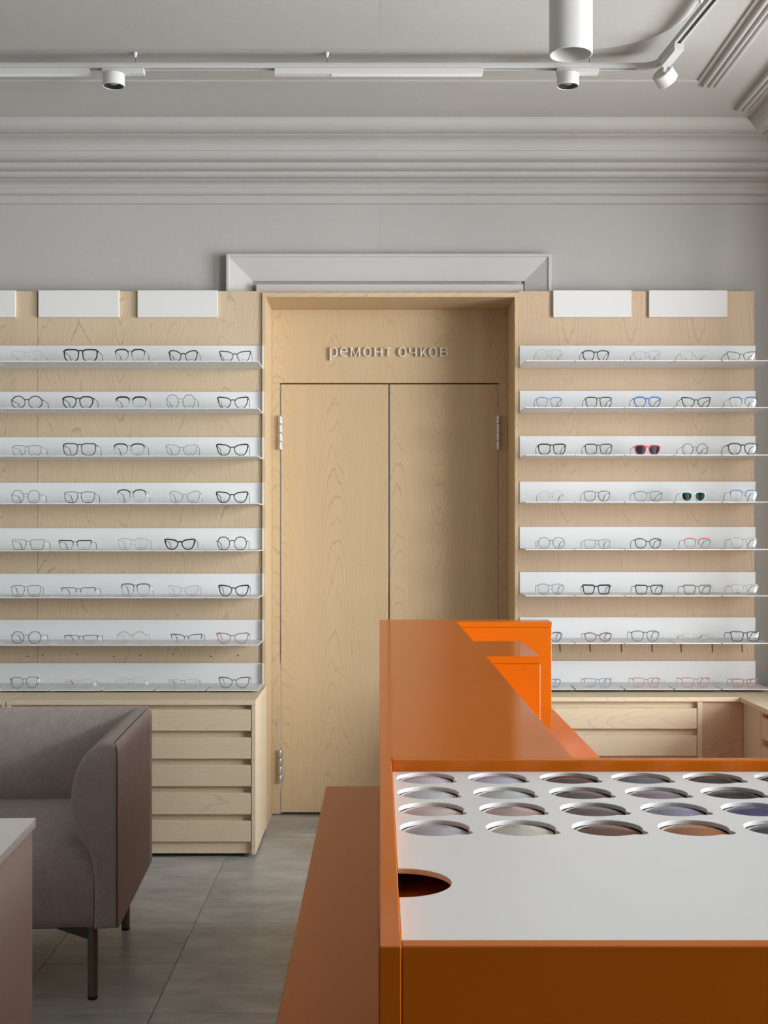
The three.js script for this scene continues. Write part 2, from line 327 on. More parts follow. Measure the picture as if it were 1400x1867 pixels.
// ---------------------------------------------------------------- wooden portal and double door
const ZP = -5.645, ZD = -5.955;
{
  const p = thing('trim_5', 'light wooden box portal framing the double door', 'door frame', [0, 0, 0], 0, undefined, 'structure');
  mesh('jamb', box(-0.517, 0, ZP, -0.500, 2.366, -6.0, 0.001, 'y', 1.1), M.maple, p);
  mesh('jamb', box(0.594, 0, ZP, 0.611, 2.366, -6.0, 0.001, 'y', 0.9), M.maple, p);
  mesh('head', box(-0.500, 2.346, ZP, 0.594, 2.366, -6.0, 0.001, 'x', 0.2, 0.9), M.maple, p);
  mesh('over_panel', box(-0.4995, 2.004, ZD, 0.5935, 2.3455, -6.0, 0.001, 'y', 0.6, 0.05), M.maple, p);
  mesh('side_strip', box(-0.4995, 0.004, ZD, -0.4635, 2.0035, -6.0, 0.001, 'y', 0.6, 0.05), M.maple, p);
  mesh('side_strip', box(0.5535, 0.004, ZD, 0.5935, 2.0035, -6.0, 0.001, 'y', 0.6, 0.05), M.maple, p);
  mesh('edge_strip', box(-0.4635, 0.006, -5.9565, -0.4555, 1.998, -5.99, 0.0005), M.chrome, p);
  mesh('edge_strip', box(0.5487, 0.006, -5.9565, 0.5533, 1.998, -5.99, 0.0005), M.chrome, p);
  const leaves = [[-0.4575, 0.0385, 'left wooden leaf of the double door, fully in the light'], [0.0475, 0.5485, 'right wooden leaf of the double door, partly behind the orange counter']];
  leaves.forEach(([a, b, label], i) => {
    const d = thing('door_' + (i + 1), label, 'door', [0, 0, 0], 0, undefined, 'structure');
    mesh('leaf', box(a, 0.012, ZD, b, 1.998, -5.995, 0.0015, 'y', 0.6, i ? 0.0 : 0.35), M.maple, d);
    if (!i) mesh('edge_strip', box(b, 0.012, -5.9565, b + 0.0088, 1.998, -5.985, 0.0005), M.chrome, d);
    mesh('bottom_seal', box(a + 0.003, 0.001, -5.965, b - 0.003, 0.0118, -5.985, 0.0005), M.dark, d);
    for (const [y0, y1] of [[Y(820, 5.94), Y(757, 5.94)], [Y(1428, 5.94), Y(1367, 5.94)]]) {
      const hx = i ? 0.551 : -0.4605, h = mesh('hinge', box(hx - 0.010, y0 + 0.003, -5.9515, hx + 0.010, y1 - 0.003, -5.9545, 0.0005), M.steel, d);
      const n = 4, hh = (y1 - y0) / n;
      for (let k = 0; k < n; k++) {
        const g = lathe([[0.001, 0], [0.0088, 0.0004], [0.0095, 0.0015], [0.0095, hh - 0.003], [0.0088, hh - 0.0018], [0.001, hh - 0.0014]], 16);
        const kn = mesh('knuckle', g, M.steel, h); kn.position.set(hx, y0 + k * hh, -5.9445);
      }
    }
  });
}
{ // raised letters over the door
  const font = await new FontLoader().loadAsync('fonts/droid/droid_sans_regular.typeface.json');
  const sgn = thing('door_sign', 'raised silver lettering over the double door', 'sign', [0, 0, 0]);
  const x0 = X(600, 5.945), x1 = X(818, 5.945), yb = Y(650.5, 5.945), chars = [...'ремонт очков'];
  const size = 0.0855; let pen = 0; const parts = [];
  for (const ch of chars) {
    const adv = font.data.glyphs[ch].ha * size / font.data.resolution;
    if (ch !== ' ') parts.push([ch, pen]);
    pen += adv + 0.0005;
  }
  const k = (x1 - x0) / (pen - 0.006);
  for (const [ch, at] of parts) {
    const g = new TextGeometry(ch, { font, size, depth: 0.008, curveSegments: 6, bevelEnabled: true, bevelThickness: 0.0006, bevelSize: 0.0006, bevelOffset: -0.0021, bevelSegments: 1 });
    const m = mesh('letter', g, M.sign, sgn); m.scale.set(k, 0.68, 1); m.position.set(x0 + (at - 0.006) * k, yb, -5.948);
  }
}

// ---------------------------------------------------------------- display panels, header plates, shelves
const TOP = 2.374, ZPAN = -5.655;
{
  const L = (name, label, x0, x1, m, du) => tag(mesh('eyewear_display_wall', box(x0, 0.02, ZPAN, x1, TOP, ZB + 0.003, 0.0008, 'y', du, 0.0), m), label, 'display wall');
  L('display_panel', 'pale wood grain eyewear wall left of the door, behind full eyewear shelves', -1.506, -0.5175, M.pineLeft, 1.6);
  L('display_panel', 'pale wood eyewear wall at the left picture edge, beyond the seam', -2.52, -1.5075, M.pineLeft, 3.0);
  L('display_panel', 'warmer wood eyewear wall with repeated arched grain right of the door', 0.6125, 1.651, M.pineRight, 0.13);
  // small screw caps under the seventh shelf row
  const plates = [[-120, 27, 'white blank header plate cut off at the left picture edge'], [69, 216, 'white blank header plate, second from left edge, above the left shelves'], [250, 396, 'white blank header plate on the left panel, nearest the door'], [1009, 1152, 'white blank header plate on the right panel, nearest the door'], [1184, 1327, 'white blank header plate at the far right of the right panel']];
  for (const [a, b, label] of plates) tag(mesh('header_plate', box(X(a, 5.63), Y(577.5, 5.63), ZPAN + 0.001, X(b, 5.63), TOP + 0.001, ZPAN + 0.016, 0.001), M.plate), label, 'sign plate', 'blank header plates');
}
const ROWS = { left: [[630, 672.5], [714, 754.6], [797, 838], [880, 921], [963, 1003.7], [1046, 1085.7], [1130, 1168.6], [1209, 1247.7]], right: [[630, 671.3], [712.5, 753.2], [795, 836.2], [878, 918.5], [960.5, 1001.3], [1043, 1082.5], [1125.5, 1165.5], [1205, 1246]] };
const ORD = ['top', 'second', 'third', 'fourth', 'fifth', 'sixth', 'seventh', 'bottom'];
const SIDE = { left: 'left of the door', right: 'right of the door' };
const ZS = 5.652, ZT = 5.41, trayTop = { left: [], right: [] };
for (const side of ['left', 'right']) {
  const x0 = side === 'left' ? -2.05 : 0.6155, x1 = side === 'left' ? -0.511 : 1.649;
  const cuts = side === 'left' ? [-1.831, -1.611, -1.393, -1.172, -0.952, -0.733] : [0.824, 1.033, 1.2415, 1.443];
  const bx1 = side === 'left' ? x1 - 0.004 : X(1377.5, 5.645);
  const out = [[x0, ZS], [x1, ZS], [x1, ZT]];
  for (const c of cuts.slice().reverse()) out.push([c + 0.003, ZT], [c + 0.003, ZT + 0.120], [c, ZT + 0.126], [c - 0.003, ZT + 0.120], [c - 0.003, ZT]);
  out.push([x0, ZT]);
  ROWS[side].forEach(([a, b], i) => {
    const yt = Y(a, 5.645), yb = Y(b, 5.645);
    const s = thing('display_shelf', `white metal eyewear shelf, ${ORD[i]} of eight ${SIDE[side]}`, 'shelf', [0, yb, 0], 0, 'white eyewear shelves');
    mesh('back_plate', box(x0, 0.0042, -5.6505, bx1, yt - yb, -5.6465, 0.001), M.shelf, s);
    mesh('tray', prism(out, 0, 0.004, 'xz', 0.0005), M.shelf, s);
    if (side === 'left') mesh('end_lip', box(bx1, 0.0045, -5.6505, bx1 + 0.0035, yt - yb, -5.63, 0.0006), M.shelf, s);
    trayTop[side].push(yb + 0.004);
  });
}
for (let k = 0; k < 8; k++) tag(mesh('screw_cap', lathe([[0.0001, 0.003], [0.0022, 0.0026], [0.003, 0]], 10).rotateX(Math.PI / 2).translate([-1.55, -1.485, -1.333, -1.172, -1.053, -0.908, -0.743, -0.623][k], Y(1197 - (k % 3) * 2, 5.65), ZPAN), M.dark), `tiny dark screw head, ${['first', 'second', 'third', 'fourth', 'fifth', 'sixth', 'seventh', 'eighth'][k]} from left above the bottom left shelf`, 'screw', 'screws above the bottom shelf');

[1021, 1076, 1133, 1189, 1242, 1299, 1353].forEach((px, k) => tag(mesh('panel_stroke', tube([[X(px, 5.65), Y(1166, 5.65), ZPAN + 0.0015], [X(px, 5.65), Y(1180, 5.65), ZPAN + 0.002], [X(px + 0.8, 5.65), Y(1189, 5.65), ZPAN + 0.001]], 0.0019, 6, 8), std({ color: lin(0.10, 0.055, 0.03), roughness: 0.7 })), `thin brown stroke below the seventh right shelf, ${['first', 'second', 'third', 'fourth', 'fifth', 'sixth', 'seventh'][k]} from left`, 'peg', 'strokes below the seventh right shelf'));  // thin brown tubes laid along the panel as strokes

// ---------------------------------------------------------------- drawer cabinets and worktops
function drawers(unit, axis, a0, a1, face, ys, into, m, du) { // fronts with finger gaps over a recessed board
  ys.forEach(([y0, y1], i) => {
    const g = axis === 'x' ? box(a0, y0, face, a1, y1, face - 0.018, 0.0012, 'x', 0.2 + i * 0.21, du + i * 0.07) : box(face, y0, a0, face + 0.018, y1, a1, 0.0012, 'z', 0.2 + i * 0.21, du);
    mesh('drawer_front', g, m, unit);
  });
  const lo = ys[ys.length - 1][0] - 0.02, hi = Math.min(ys[0][1] + 0.03, HC - 0.0195);
  mesh('recess_board', axis === 'x' ? box(a0 - 0.004, lo, face - 0.0225, a1 + 0.004, hi, face - 0.04, 0.001, 'x', 0.5, du + 0.3) : box(face + 0.0225, lo, a0, face + 0.04, hi, a1, 0.001, 'z', 0.5, du), m, unit);
}
const HC = 0.635;
{
  const z = 5.165, ys = [[1294, 1332.7], [1345, 1383.7], [1395, 1434], [1446, 1485], [1497, 1535]].map(([a, b]) => [Y(b, z), Y(a, z)]);
  for (const [x0, x1, label] of [[-1.503, -0.499, 'pale wood drawer cabinet behind the sofa, next to the door'], [-2.511, -1.507, 'pale wood drawer cabinet at the left edge, hidden behind the sofa']]) {
    const u = thing('drawer_cabinet', label, 'cabinet', [0, 0, 0], 0, 'drawer cabinets');
    mesh('side_panel', box(x1 - 0.0165, 0.015, -z, x1, HC - 0.0195, ZPAN + 0.002, 0.001, 'y', 0.4), M.birch, u);
    mesh('side_panel', box(x0, 0.015, -z, x0 + 0.0165, HC - 0.0195, ZPAN + 0.002, 0.001, 'y', 0.7), M.birch, u);
    drawers(u, 'x', x0 + 0.019, x1 - 0.0195, -z - 0.001, ys, 0, M.birch, x0);
    mesh('plinth', box(x0 + 0.017, 0.016, -z - 0.014, x1 - 0.017, ys[4][0] - 0.003, -z - 0.03, 0.001, 'x', 0.1, 0.4), M.birch, u);
    mesh('bottom_board', box(x0 + 0.017, 0.016, -z - 0.03, x1 - 0.017, 0.03, ZPAN + 0.003, 0.001, 'x'), M.birch, u);
    for (const fx of [x0 + 0.05, x1 - 0.09]) for (const fz of [-z - 0.06, ZPAN + 0.12]) mesh('foot', box(fx, 0, fz - 0.04, fx + 0.04, 0.0155, fz, 0.002), M.dark, u);
    tag(mesh('worktop', box(x0 - 0.0005, HC - 0.019, -z + 0.002, x1 + 0.0005, HC, ZPAN + 0.001, 0.0015, 'x', 0.1, x0 * 1.3), M.birch), x1 > -1 ? 'pale wood worktop over the drawer cabinet next to the door' : 'pale wood worktop at the left edge, past the butt joint', 'worktop', 'cabinet worktops');
  }
}
{
  const z = 5.27, ys = []; for (let i = 0; i < 5; i++) ys.push([Y(1329 + 49.6 * i, z), Y(1291.4 + 49.6 * i, z)]);
  const u = thing('drawer_cabinet', 'pale wood drawer cabinet right of the door, behind the orange counter', 'cabinet', [0, 0, 0], 0, 'drawer cabinets');
  mesh('side_panel', box(1.305, 0.003, -z, 1.325, HC - 0.0195, ZPAN + 0.002, 0.001, 'y', 0.4), M.birch, u);
  mesh('side_panel', box(0.614, 0.003, -z, 0.6305, HC - 0.0195, ZPAN + 0.002, 0.001, 'y', 0.7), M.birch, u);
  drawers(u, 'x', 0.633, 1.3025, -z - 0.001, ys, 0, M.birch, 0.37);
  mesh('plinth', box(0.631, 0.012, -z - 0.014, 1.3045, ys[4][0] - 0.003, -z - 0.03, 0.001, 'x', 0.1, 0.4), M.birch, u);
  mesh('corner_panel', box(1.3255, 0.003, -z - 0.012, 1.4955, HC - 0.0195, -z - 0.03, 0.001, 'x', 0.55, 0.2), M.pineRight, u);
  tag(mesh('worktop', box(0.613, HC - 0.019, -5.265, 1.4775, HC, ZPAN + 0.001, 0.0015, 'x', 0.1, 0.3), M.birch), 'pale wood worktop under the bottom shelf right of the door', 'worktop', 'cabinet worktops');
  const s = thing('drawer_cabinet', 'pale wood drawer cabinet along the window wall at the right edge', 'cabinet', [0, 0, 0], 0, 'drawer cabinets');
  mesh('filler_panel', box(1.496, 0.003, -5.282, 1.514, HC - 0.0195, -5.045, 0.001, 'y', 0.3), M.birch, s);
  mesh('side_panel', box(1.498, 0.003, -5.0445, 2.15, HC - 0.0195, -5.028, 0.001, 'y', 0.3), M.birch, s);
  mesh('side_panel', box(1.498, 0.003, -3.9, 2.15, HC - 0.0195, -3.88, 0.001, 'y', 0.3), M.birch, s);
  drawers(s, 'z', -5.026, -3.905, 1.498, ys, 0, M.birch, 0.9);
  mesh('plinth', box(1.513, 0.012, -5.026, 1.529, ys[4][0] - 0.003, -3.905, 0.001, 'z', 0.1, 0.4), M.birch, s);
  tag(mesh('worktop', box(1.478, HC - 0.019, -5.652, XN - 0.001, HC, -3.87, 0.0015, 'z', 0.1, 0.2), M.birch), 'pale wood worktop running along the window wall at right', 'worktop', 'cabinet worktops');
}

// ---------------------------------------------------------------- orange reception counter
const CT = EYE - 0.296, DESK = 0.7365;
{
  const c = thing('reception_counter', 'tall glossy orange reception counter in front of the double door', 'counter', [0, 0, 0]);
  const slab = [[0, 1.6795], [0.2535, 1.6795], [0.2535, 3.046], [0.382, 3.046], [0.382, 3.467], [0.2535, 3.467], [0.2535, 4.208], [0.564, 4.208], [0.564, 4.315], [0, 4.315]];
  mesh('counter_top', prism(slab, CT - 0.018, CT, 'xz', 0.0008), M.orange, c);
  const by = CT - 0.0187;
  mesh('front_panel', box(0.0005, 0, -4.3145, 0.018, by, -1.68, 0.0008), M.orange, c);
  mesh('inner_panel', box(0.2355, 0, -4.2075, 0.253, by, -1.68, 0.0008), M.orange, c);
  mesh('end_panel', box(0.0185, 0, -4.3145, 0.5635, by, -4.2085, 0.0008), M.orange, c);
  mesh('pillar', box(0.2535, DESK, -3.4665, 0.3815, by, -3.0465, 0.0008), M.orange, c);
  mesh('desk_top', box(0.2535, DESK - 0.022, -4.208, 0.565, DESK - 0.0003, -1.684, 0.0008), M.orange, c);
  mesh('desk_support', box(0.28, 0, -4.2, 0.54, DESK - 0.0225, -4.18, 0.0008), M.orange, c);
  mesh('desk_support', box(0.28, 0, -1.72, 0.54, DESK - 0.0225, -1.70, 0.0008), M.orange, c);
  const b = thing('counter_bench', 'low orange bench ledge along the sofa side of the counter', 'bench', [0, 0, 0]);
  mesh('bench_top', box(-0.177, 0.456, -4.236, -0.0005, 0.474, -0.9, 0.0008), M.orange, b);
  mesh('bench_body', box(-0.176, 0, -4.235, -0.001, 0.4555, -0.901, 0.0008), M.orange, b);
}
// ---------------------------------------------------------------- lens case set on the near end of the counter
const TRAY = EYE - 0.3105, HOLE = 0.0363, COL = 0.0904;
const holeX = (i) => 0.0577 + i * COL, holeZ = (j) => 1.6165 - j * 0.0904;
{
  const c = thing('lens_case', 'open orange display case with a white perforated lens panel', 'display case', [0, 0, 0]);
  const W = 0.58, zn = 0.915, zf = 1.6785;
  mesh('side_board', box(0, 0, -zf, 0.0155, CT, -zn, 0.0008), M.orange, c);
  mesh('side_board', box(W - 0.0155, 0, -zf, W, CT, -zn, 0.0008), M.orange, c);
  mesh('front_board', box(0.0161, 0, -zn - 0.0008, W - 0.0161, CT, -zn - 0.0155, 0.0008), M.orange, c);
  mesh('rear_board', box(0.0161, 0.2, -zf, W - 0.0161, CT, -zf + 0.018, 0.0008), M.orange, c);
  mesh('base_board', box(0.0161, TRAY - 0.04, -zf + 0.0185, W - 0.0161, TRAY - 0.024, -zn - 0.016, 0.0008), M.orange, c);
  mesh('lens_bed', box(0.0161, TRAY - 0.014, -zf + 0.0185, W - 0.0161, TRAY - 0.0082, -1.28, 0.0008), M.orange, c);
  const x0 = 0.0165, x1 = W - 0.0165, z0 = zn + 0.0165, z1 = zf - 0.019, R = 0.047, cz = 1.1364;
  const outline = [[x0, z0], [x1, z0], [x1, z1], [x0, z1], [x0, cz + R]];
  for (let k = 1; k < 40; k++) { const a = Math.PI / 2 - k * Math.PI / 40; outline.push([x0 + R * Math.cos(a), cz + R * Math.sin(a)]); }
  outline.push([x0, cz - R]);
  const holes = [], na = -0.62, nd = HOLE * 0.985, nr = 0.0092;
  for (let j = 0; j < 4; j++) for (let i = 0; i < 6; i++) {
    const h = [];
    for (let k = 0; k < 96; k++) {
      const a = k / 96 * 2 * Math.PI; let r = HOLE; const da = a - (na + 2 * Math.PI), s = nd * Math.sin(da);
      if (Math.abs(s) < nr && Math.cos(da) > 0) r = Math.max(r, nd * Math.cos(da) + Math.sqrt(nr * nr - s * s));
      h.push([holeX(i) + r * Math.cos(a), holeZ(j) + r * Math.sin(a)]);
    }
    holes.push(h);
  }
  mesh('lens_panel', prism(outline, TRAY - 0.005, TRAY, 'xz', 0.0004, holes), M.trayWhite, c);
}
{
  const cap = []; const r = 0.0354, hgt = 0.0068;
  cap.push([r - 0.001, 0], [r, 0.0026]);
  for (let k = 1; k <= 10; k++) { const t = 1 - k / 10; cap.push([Math.max(0.00005, r * t), 0.0026 + hgt * (1 - t * t)]); }
  const geo = lathe(cap, 40);
  const tints = [
    [['pale lilac', 0.62, 0.60, 0.70], ['pale blue-violet', 0.52, 0.52, 0.66], ['dark plum brown', 0.07, 0.045, 0.05], ['slate blue', 0.10, 0.115, 0.15], ['near black', 0.025, 0.027, 0.03], ['dark charcoal', 0.035, 0.03, 0.03]],
    [['pale grey-blue', 0.58, 0.62, 0.66], ['pale silver grey', 0.55, 0.58, 0.60], ['dark purple grey', 0.085, 0.065, 0.08], ['mauve grey', 0.20, 0.165, 0.195], ['greenish black', 0.022, 0.026, 0.024]],
    [['pale blush', 0.62, 0.52, 0.50], ['rose pink', 0.52, 0.36, 0.35], ['dark mauve', 0.11, 0.08, 0.095], ['grey violet', 0.22, 0.21, 0.30], ['deep indigo', 0.06, 0.06, 0.15]],
    [['cool grey', 0.45, 0.46, 0.52], ['clear cream', 0.66, 0.64, 0.58], ['reddish brown', 0.13, 0.06, 0.045], ['amber brown', 0.32, 0.13, 0.06], ['dark navy', 0.04, 0.045, 0.08]]];
  const rowWord = ['rearmost', 'second', 'third', 'frontmost'], colWord = ['first', 'second', 'third', 'fourth', 'fifth', 'sixth'];
  tints.forEach((row, j) => row.forEach(([name, a, b, c], i) => {
    const pale = a + b + c > 1.0;
    const m = phys({ color: lin(a, b, c), roughness: 0.06, transmission: pale ? 0.3 : 0, thickness: 0, specularIntensity: pale ? 1 : 0.35 });
    const o = mesh('demo_lens', geo, m); o.position.set(holeX(i) - 0.001, TRAY - 0.0082, -holeZ(j));
    tag(o, `${name} demo lens, ${colWord[i]} from left in the ${rowWord[j]} row`, 'lens', 'demo lenses in the white panel');
  }));
}

// ---------------------------------------------------------------- sofa
{
  const s = thing('sofa', 'grey-brown fabric sofa with rounded arm and slim metal legs', 'sofa', [-0.722, 0, -3.545], 0.05);
  const W = 1.52, D = 0.75;
  const spline = (pts, n) => new THREE.CatmullRomCurve3(pts.map((p) => new THREE.Vector3(p[0], p[1], 0)), false, 'centripetal').getPoints(n).map((v) => [v.x, v.y]);
  const inner = spline([[-0.045, 0.733], [-0.085, 0.705], [-0.115, 0.655], [-0.13, 0.59], [-0.127, 0.53], [-0.108, 0.47], [-0.08, 0.425], [-0.069, 0.38], [-0.067, 0.3], [-0.067, 0.215]], 36);
  const armShape = [[0, 0.217], [0, 0.702], [-0.0025, 0.716], [-0.009, 0.727], [-0.02, 0.733], ...inner];
  const armGeo = (mirror) => {
    const o = armShape.map(([x, y]) => [mirror ? -x : x, y]); if (mirror) o.reverse();
    const g = smooth(prism(o, -D, 0, 'xy', 0.012, [], 4), 0.75); return metreUV(g);
  };
  const arm = mesh('arm', armGeo(false), M.fabric, s);
  const arm2 = mesh('arm', armGeo(true), M.fabric, s); arm2.position.x = -W;
  for (const a of [arm, arm2]) {
    const sg = a === arm ? 1 : -1;
    mesh('piping', tube([[-0.003 * sg, 0.225, 0.0005], [-0.003 * sg, 0.5, 0.0008], [-0.003 * sg, 0.70, 0.0], [-0.009 * sg, 0.7245, -0.008], [-0.0125 * sg, 0.7295, -0.03], [-0.0125 * sg, 0.7297, -0.4], [-0.0125 * sg, 0.728, -0.73]], 0.0016, 6, 60), M.piping, a);
  }
  const seatShape = spline([[0.70, 0.455], [0.5, 0.462], [0.3, 0.465], [0.16, 0.462], [0.085, 0.448], [0.035, 0.412], [0.012, 0.36], [0.006, 0.30], [0.010, 0.235], [0.02, 0.217]], 44);
  const seat = metreUV(smooth(prism([[0.70, 0.217], ...seatShape], -W + 0.0675, -0.0675, 'zy', 0.004, [], 2), 0.75));
  mesh('seat', seat, M.fabric, s);
  const backShape = spline([[0.585, 0.44], [0.575, 0.50], [0.582, 0.58], [0.605, 0.65], [0.64, 0.705], [0.675, 0.732], [0.70, 0.737], [0.735, 0.73], [0.75, 0.70], [0.752, 0.5], [0.748, 0.217]], 48);
  mesh('backrest', metreUV(smooth(prism([...backShape, [0.60, 0.217]], -W + 0.03, -0.012, 'zy', 0.004, [], 2), 0.75)), M.fabric, s);
  mesh('underframe', [box(-W + 0.05, 0.196, -0.68, -0.05, 0.2165, -0.08, 0.002)], M.dark, s);
  for (const [x, z] of [[-0.082, -0.072], [-0.082, -0.70], [-W + 0.082, -0.072], [-W + 0.082, -0.70]]) {
    const l = mesh('leg', lathe([[0.0005, 0.008], [0.0135, 0.008], [0.0142, 0.010], [0.0142, 0.215], [0.0005, 0.2155]], 24), M.sofaLeg, s); l.position.set(x, 0, z);
    mesh('foot_pad', lathe([[0.0005, 0.0], [0.0135, 0.0005], [0.0142, 0.002], [0.0142, 0.009], [0.0005, 0.0095]], 24), M.black, l);
    const sg = x > -0.5 ? 1 : -1, zg = z > -0.4 ? 1 : -1, br = mesh('brace', box(-0.16, 0.165, -0.006, 0.0, 0.2, 0.006, 0.001), M.sofaLeg, l);
    br.rotation.y = sg > 0 ? (zg > 0 ? -0.75 : 0.75) : (zg > 0 ? Math.PI + 0.75 : Math.PI - 0.75);
  }
}
// ---------------------------------------------------------------- white table at the left edge
{
  const t = thing('side_table', 'white panel-sided table cut off at the left edge before the sofa', 'table', [-0.7146, 0, -2.667], 0.055);
  mesh('tabletop', prism([[0, 0], [0, 0.9], [-1.1, 0.9], [-1.1, 0]].map(([x, z]) => [x, -z]).reverse(), 0.699, 0.72, 'xz', 0.002, [], 2), M.tableTop, t);
  mesh('side_panel', box(-0.024, 0, 0.004, -0.006, 0.6985, 0.89, 0.001), M.tableSide, t);
  mesh('side_panel', box(-1.094, 0, 0.004, -1.076, 0.6985, 0.89, 0.001), M.tableSide, t);
  mesh('back_panel', box(-1.0755, 0.02, 0.03, -0.0245, 0.6985, 0.048, 0.001), M.tableSide, t);
}

// ---------------------------------------------------------------- track lighting and pendant
{
  const zt = 4.757, yt = EYE + (VY - 117) * zt / F, hw = 0.017, th = 0.019;
  const t = thing('lighting_track', 'white suspended lighting track bending towards the window wall', 'light track', [0, yt, 0]);
  const xe = X(1160, zt);
  const rail = (len, parent, pos, turn) => { // channel section, its slot below filled black to read as dark
    const g = new THREE.Group(); g.name = 'rail'; g.position.set(...pos); g.rotation.y = turn; parent.add(g);
    const m = new THREE.Mesh(mergeGeometries([box(0, -0.004, -hw, len, 0, hw, 0.0008), box(0, -th, -hw, len, -0.0045, -hw + 0.011, 0.0008), box(0, -th, hw - 0.011, len, -0.0045, hw, 0.0008)]), M.track); m.name = 'channel'; m.castShadow = m.receiveShadow = true; g.add(m);
    const k = new THREE.Mesh(box(0.002, -th + 0.002, -hw + 0.0112, len - 0.002, -0.0042, hw - 0.0112, 0.0004), M.black); k.name = 'slot_fill'; g.add(k);
    return g;
  };
  const turn = Math.PI / 2 - 0.08, bend0 = [xe, -zt], bend1 = [xe + 0.083, -zt + 0.067];
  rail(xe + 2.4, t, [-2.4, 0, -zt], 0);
  // flexible elbow
  const elbow = [], corner = [bend1[0] - 0.006, -zt];
  for (let k = 0; k <= 12; k++) { const f = k / 12, B = (i) => (1 - f) ** 2 * bend0[i] + 2 * f * (1 - f) * corner[i] + f * f * bend1[i]; elbow.push([B(0), B(1)]); }
  const side = (sg) => elbow.map((p, k) => { const a = elbow[Math.max(0, k - 1)], b = elbow[Math.min(12, k + 1)], l = Math.hypot(b[0] - a[0], b[1] - a[1]); return [p[0] - sg * (hw - 0.002) * (b[1] - a[1]) / l, -(p[1] + sg * (hw - 0.002) * (b[0] - a[0]) / l)]; });
  mesh('elbow', prism([...side(1), ...side(-1).reverse()], -th, 0, 'xz', 0.001), M.track, t);
  const e = [bend1[0], 0, bend1[1]];
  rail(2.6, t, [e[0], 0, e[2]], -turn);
  const hang = (x, z) => {
    const h = mesh('hanger', lathe([[0.0005, -0.019], [0.0035, -0.018], [0.007, -0.008], [0.0085, 0], [0.0005, 0.0005]], 16), M.lampWhite, t); h.position.set(x, HB - yt - 0.0005, z);
    mesh('cable', tube([[0, -0.018, 0], [0, -(HB - yt), 0]], 0.0008, 5, 2), M.dark, h);
  };
  hang(X(246, 4.75), -zt); hang(X(596, 4.75), -zt); hang(X(60, 4.75) - 0.9, -zt); hang(X(1075, 4.75), -zt); hang(e[0] + 0.034, e[2] + 0.42);
  for (const [a, b, label] of [[-260, 164, 'slim white linear light insert in the track at the left edge'], [501, 880, 'slim white linear light insert in the middle of the track']]) {
    const u = thing('linear_light', label, 'light', [X(a, zt), yt - th, -zt], 0, 'linear light inserts in the track');
    const L = X(b, zt) - X(a, zt);
    mesh('housing', box(0, -0.0215, -0.0165, L, -0.0005, 0.0165, 0.0008), M.lampWhite, u);
    mesh('diffuser', box(0.21, -0.0235, -0.0125, L - 0.004, -0.0216, 0.0125, 0.0005), M.tag, u);
  }
  const head = (parent) => {
    const h = mesh('spot_head', lathe([[0.0005, 0.0], [0.038, 0.0], [0.0405, -0.002], [0.0405, -0.044], [0.0385, -0.046], [0.0365, -0.044], [0.0365, -0.030], [0.0005, -0.029]], 40), M.lampWhite, parent);
    mesh('baffle', lathe([[0.0362, -0.0445], [0.034, -0.0445], [0.022, -0.034], [0.0205, -0.033], [0.0362, -0.0305]], 36), M.black, h);
    mesh('spot_lens', lathe([[0.0203, -0.033], [0.015, -0.0375], [0.008, -0.04], [0.0001, -0.041]], 28), phys({ color: lin(0.35, 0.36, 0.37), roughness: 0.08, metalness: 0.7 }), h);
    return h;
  };
  for (const [px, label] of [[208, 'round white downlight spot on the track above the left shelves'], [1035, 'round white downlight spot on the track behind the pendant cylinder']]) {
    const u = thing('track_spotlight', label, 'spotlight', [X(px, zt), yt - th, -zt], 0, 'spotlights on the track');
    mesh('adapter', box(-0.042, -0.019, -0.0165, 0.112, -0.0005, 0.0165, 0.001), M.lampWhite, u);
    head(u).position.set(0, -0.0195, 0.006);
  }
  { // tilted one on the return run
    const u = thing('track_spotlight', 'tilted white spotlight on the track bend near the window wall', 'spotlight', [e[0], yt - th, e[2]], -turn, 'spotlights on the track');
    mesh('adapter', box(0.03, -0.027, -0.0165, 0.19, -0.0005, 0.0165, 0.001), M.lampWhite, u);
    mesh('bracket', box(0.004, -0.046, -0.007, 0.031, -0.010, 0.007, 0.001), M.lampWhite, u);
    const aim = new THREE.Vector3(0.62, -0.62, -0.48).normalize().applyAxisAngle(new THREE.Vector3(0, 1, 0), turn);
    const h = head(u); h.position.set(0.002, -0.034, 0.004); h.quaternion.setFromUnitVectors(new THREE.Vector3(0, -1, 0), aim);
  }
  const zp = 2.96, xp = X(1040.5, zp), yp = EYE + (VY - 100) * zp / F, hp = 0.46;
  const p = thing('pendant_lamp', 'large white cylinder pendant lamp hanging above the counter', 'lamp', [xp, yp, -zp]);
  const r = 0.0497;
  mesh('shade', lathe([[r - 0.002, 0.0], [r, 0.0015], [r, hp - 0.002], [r - 0.002, hp], [0.0005, hp], [0.0005, hp - 0.004], [r - 0.009, hp - 0.004], [r - 0.0045, 0.05], [r - 0.0035, 0.0005], [r - 0.002, 0.0]], 56), M.lampWhite, p);
  mesh('lamp_insert', lathe([[0.0005, 0.085], [0.02, 0.082], [0.034, 0.088], [r - 0.0065, 0.10], [0.0005, 0.102]], 32), M.dark, p);
  mesh('cable', tube([[0, hp, 0], [0, HFIELD - yp, 0]], 0.0015, 6, 2), M.lampWhite, p);
  mesh('ceiling_cup', lathe([[0.0005, -0.03], [0.04, -0.03], [0.042, -0.027], [0.042, -0.0005], [0.0005, 0]], 32).translate(0, HFIELD - yp, 0), M.lampWhite, p);
}

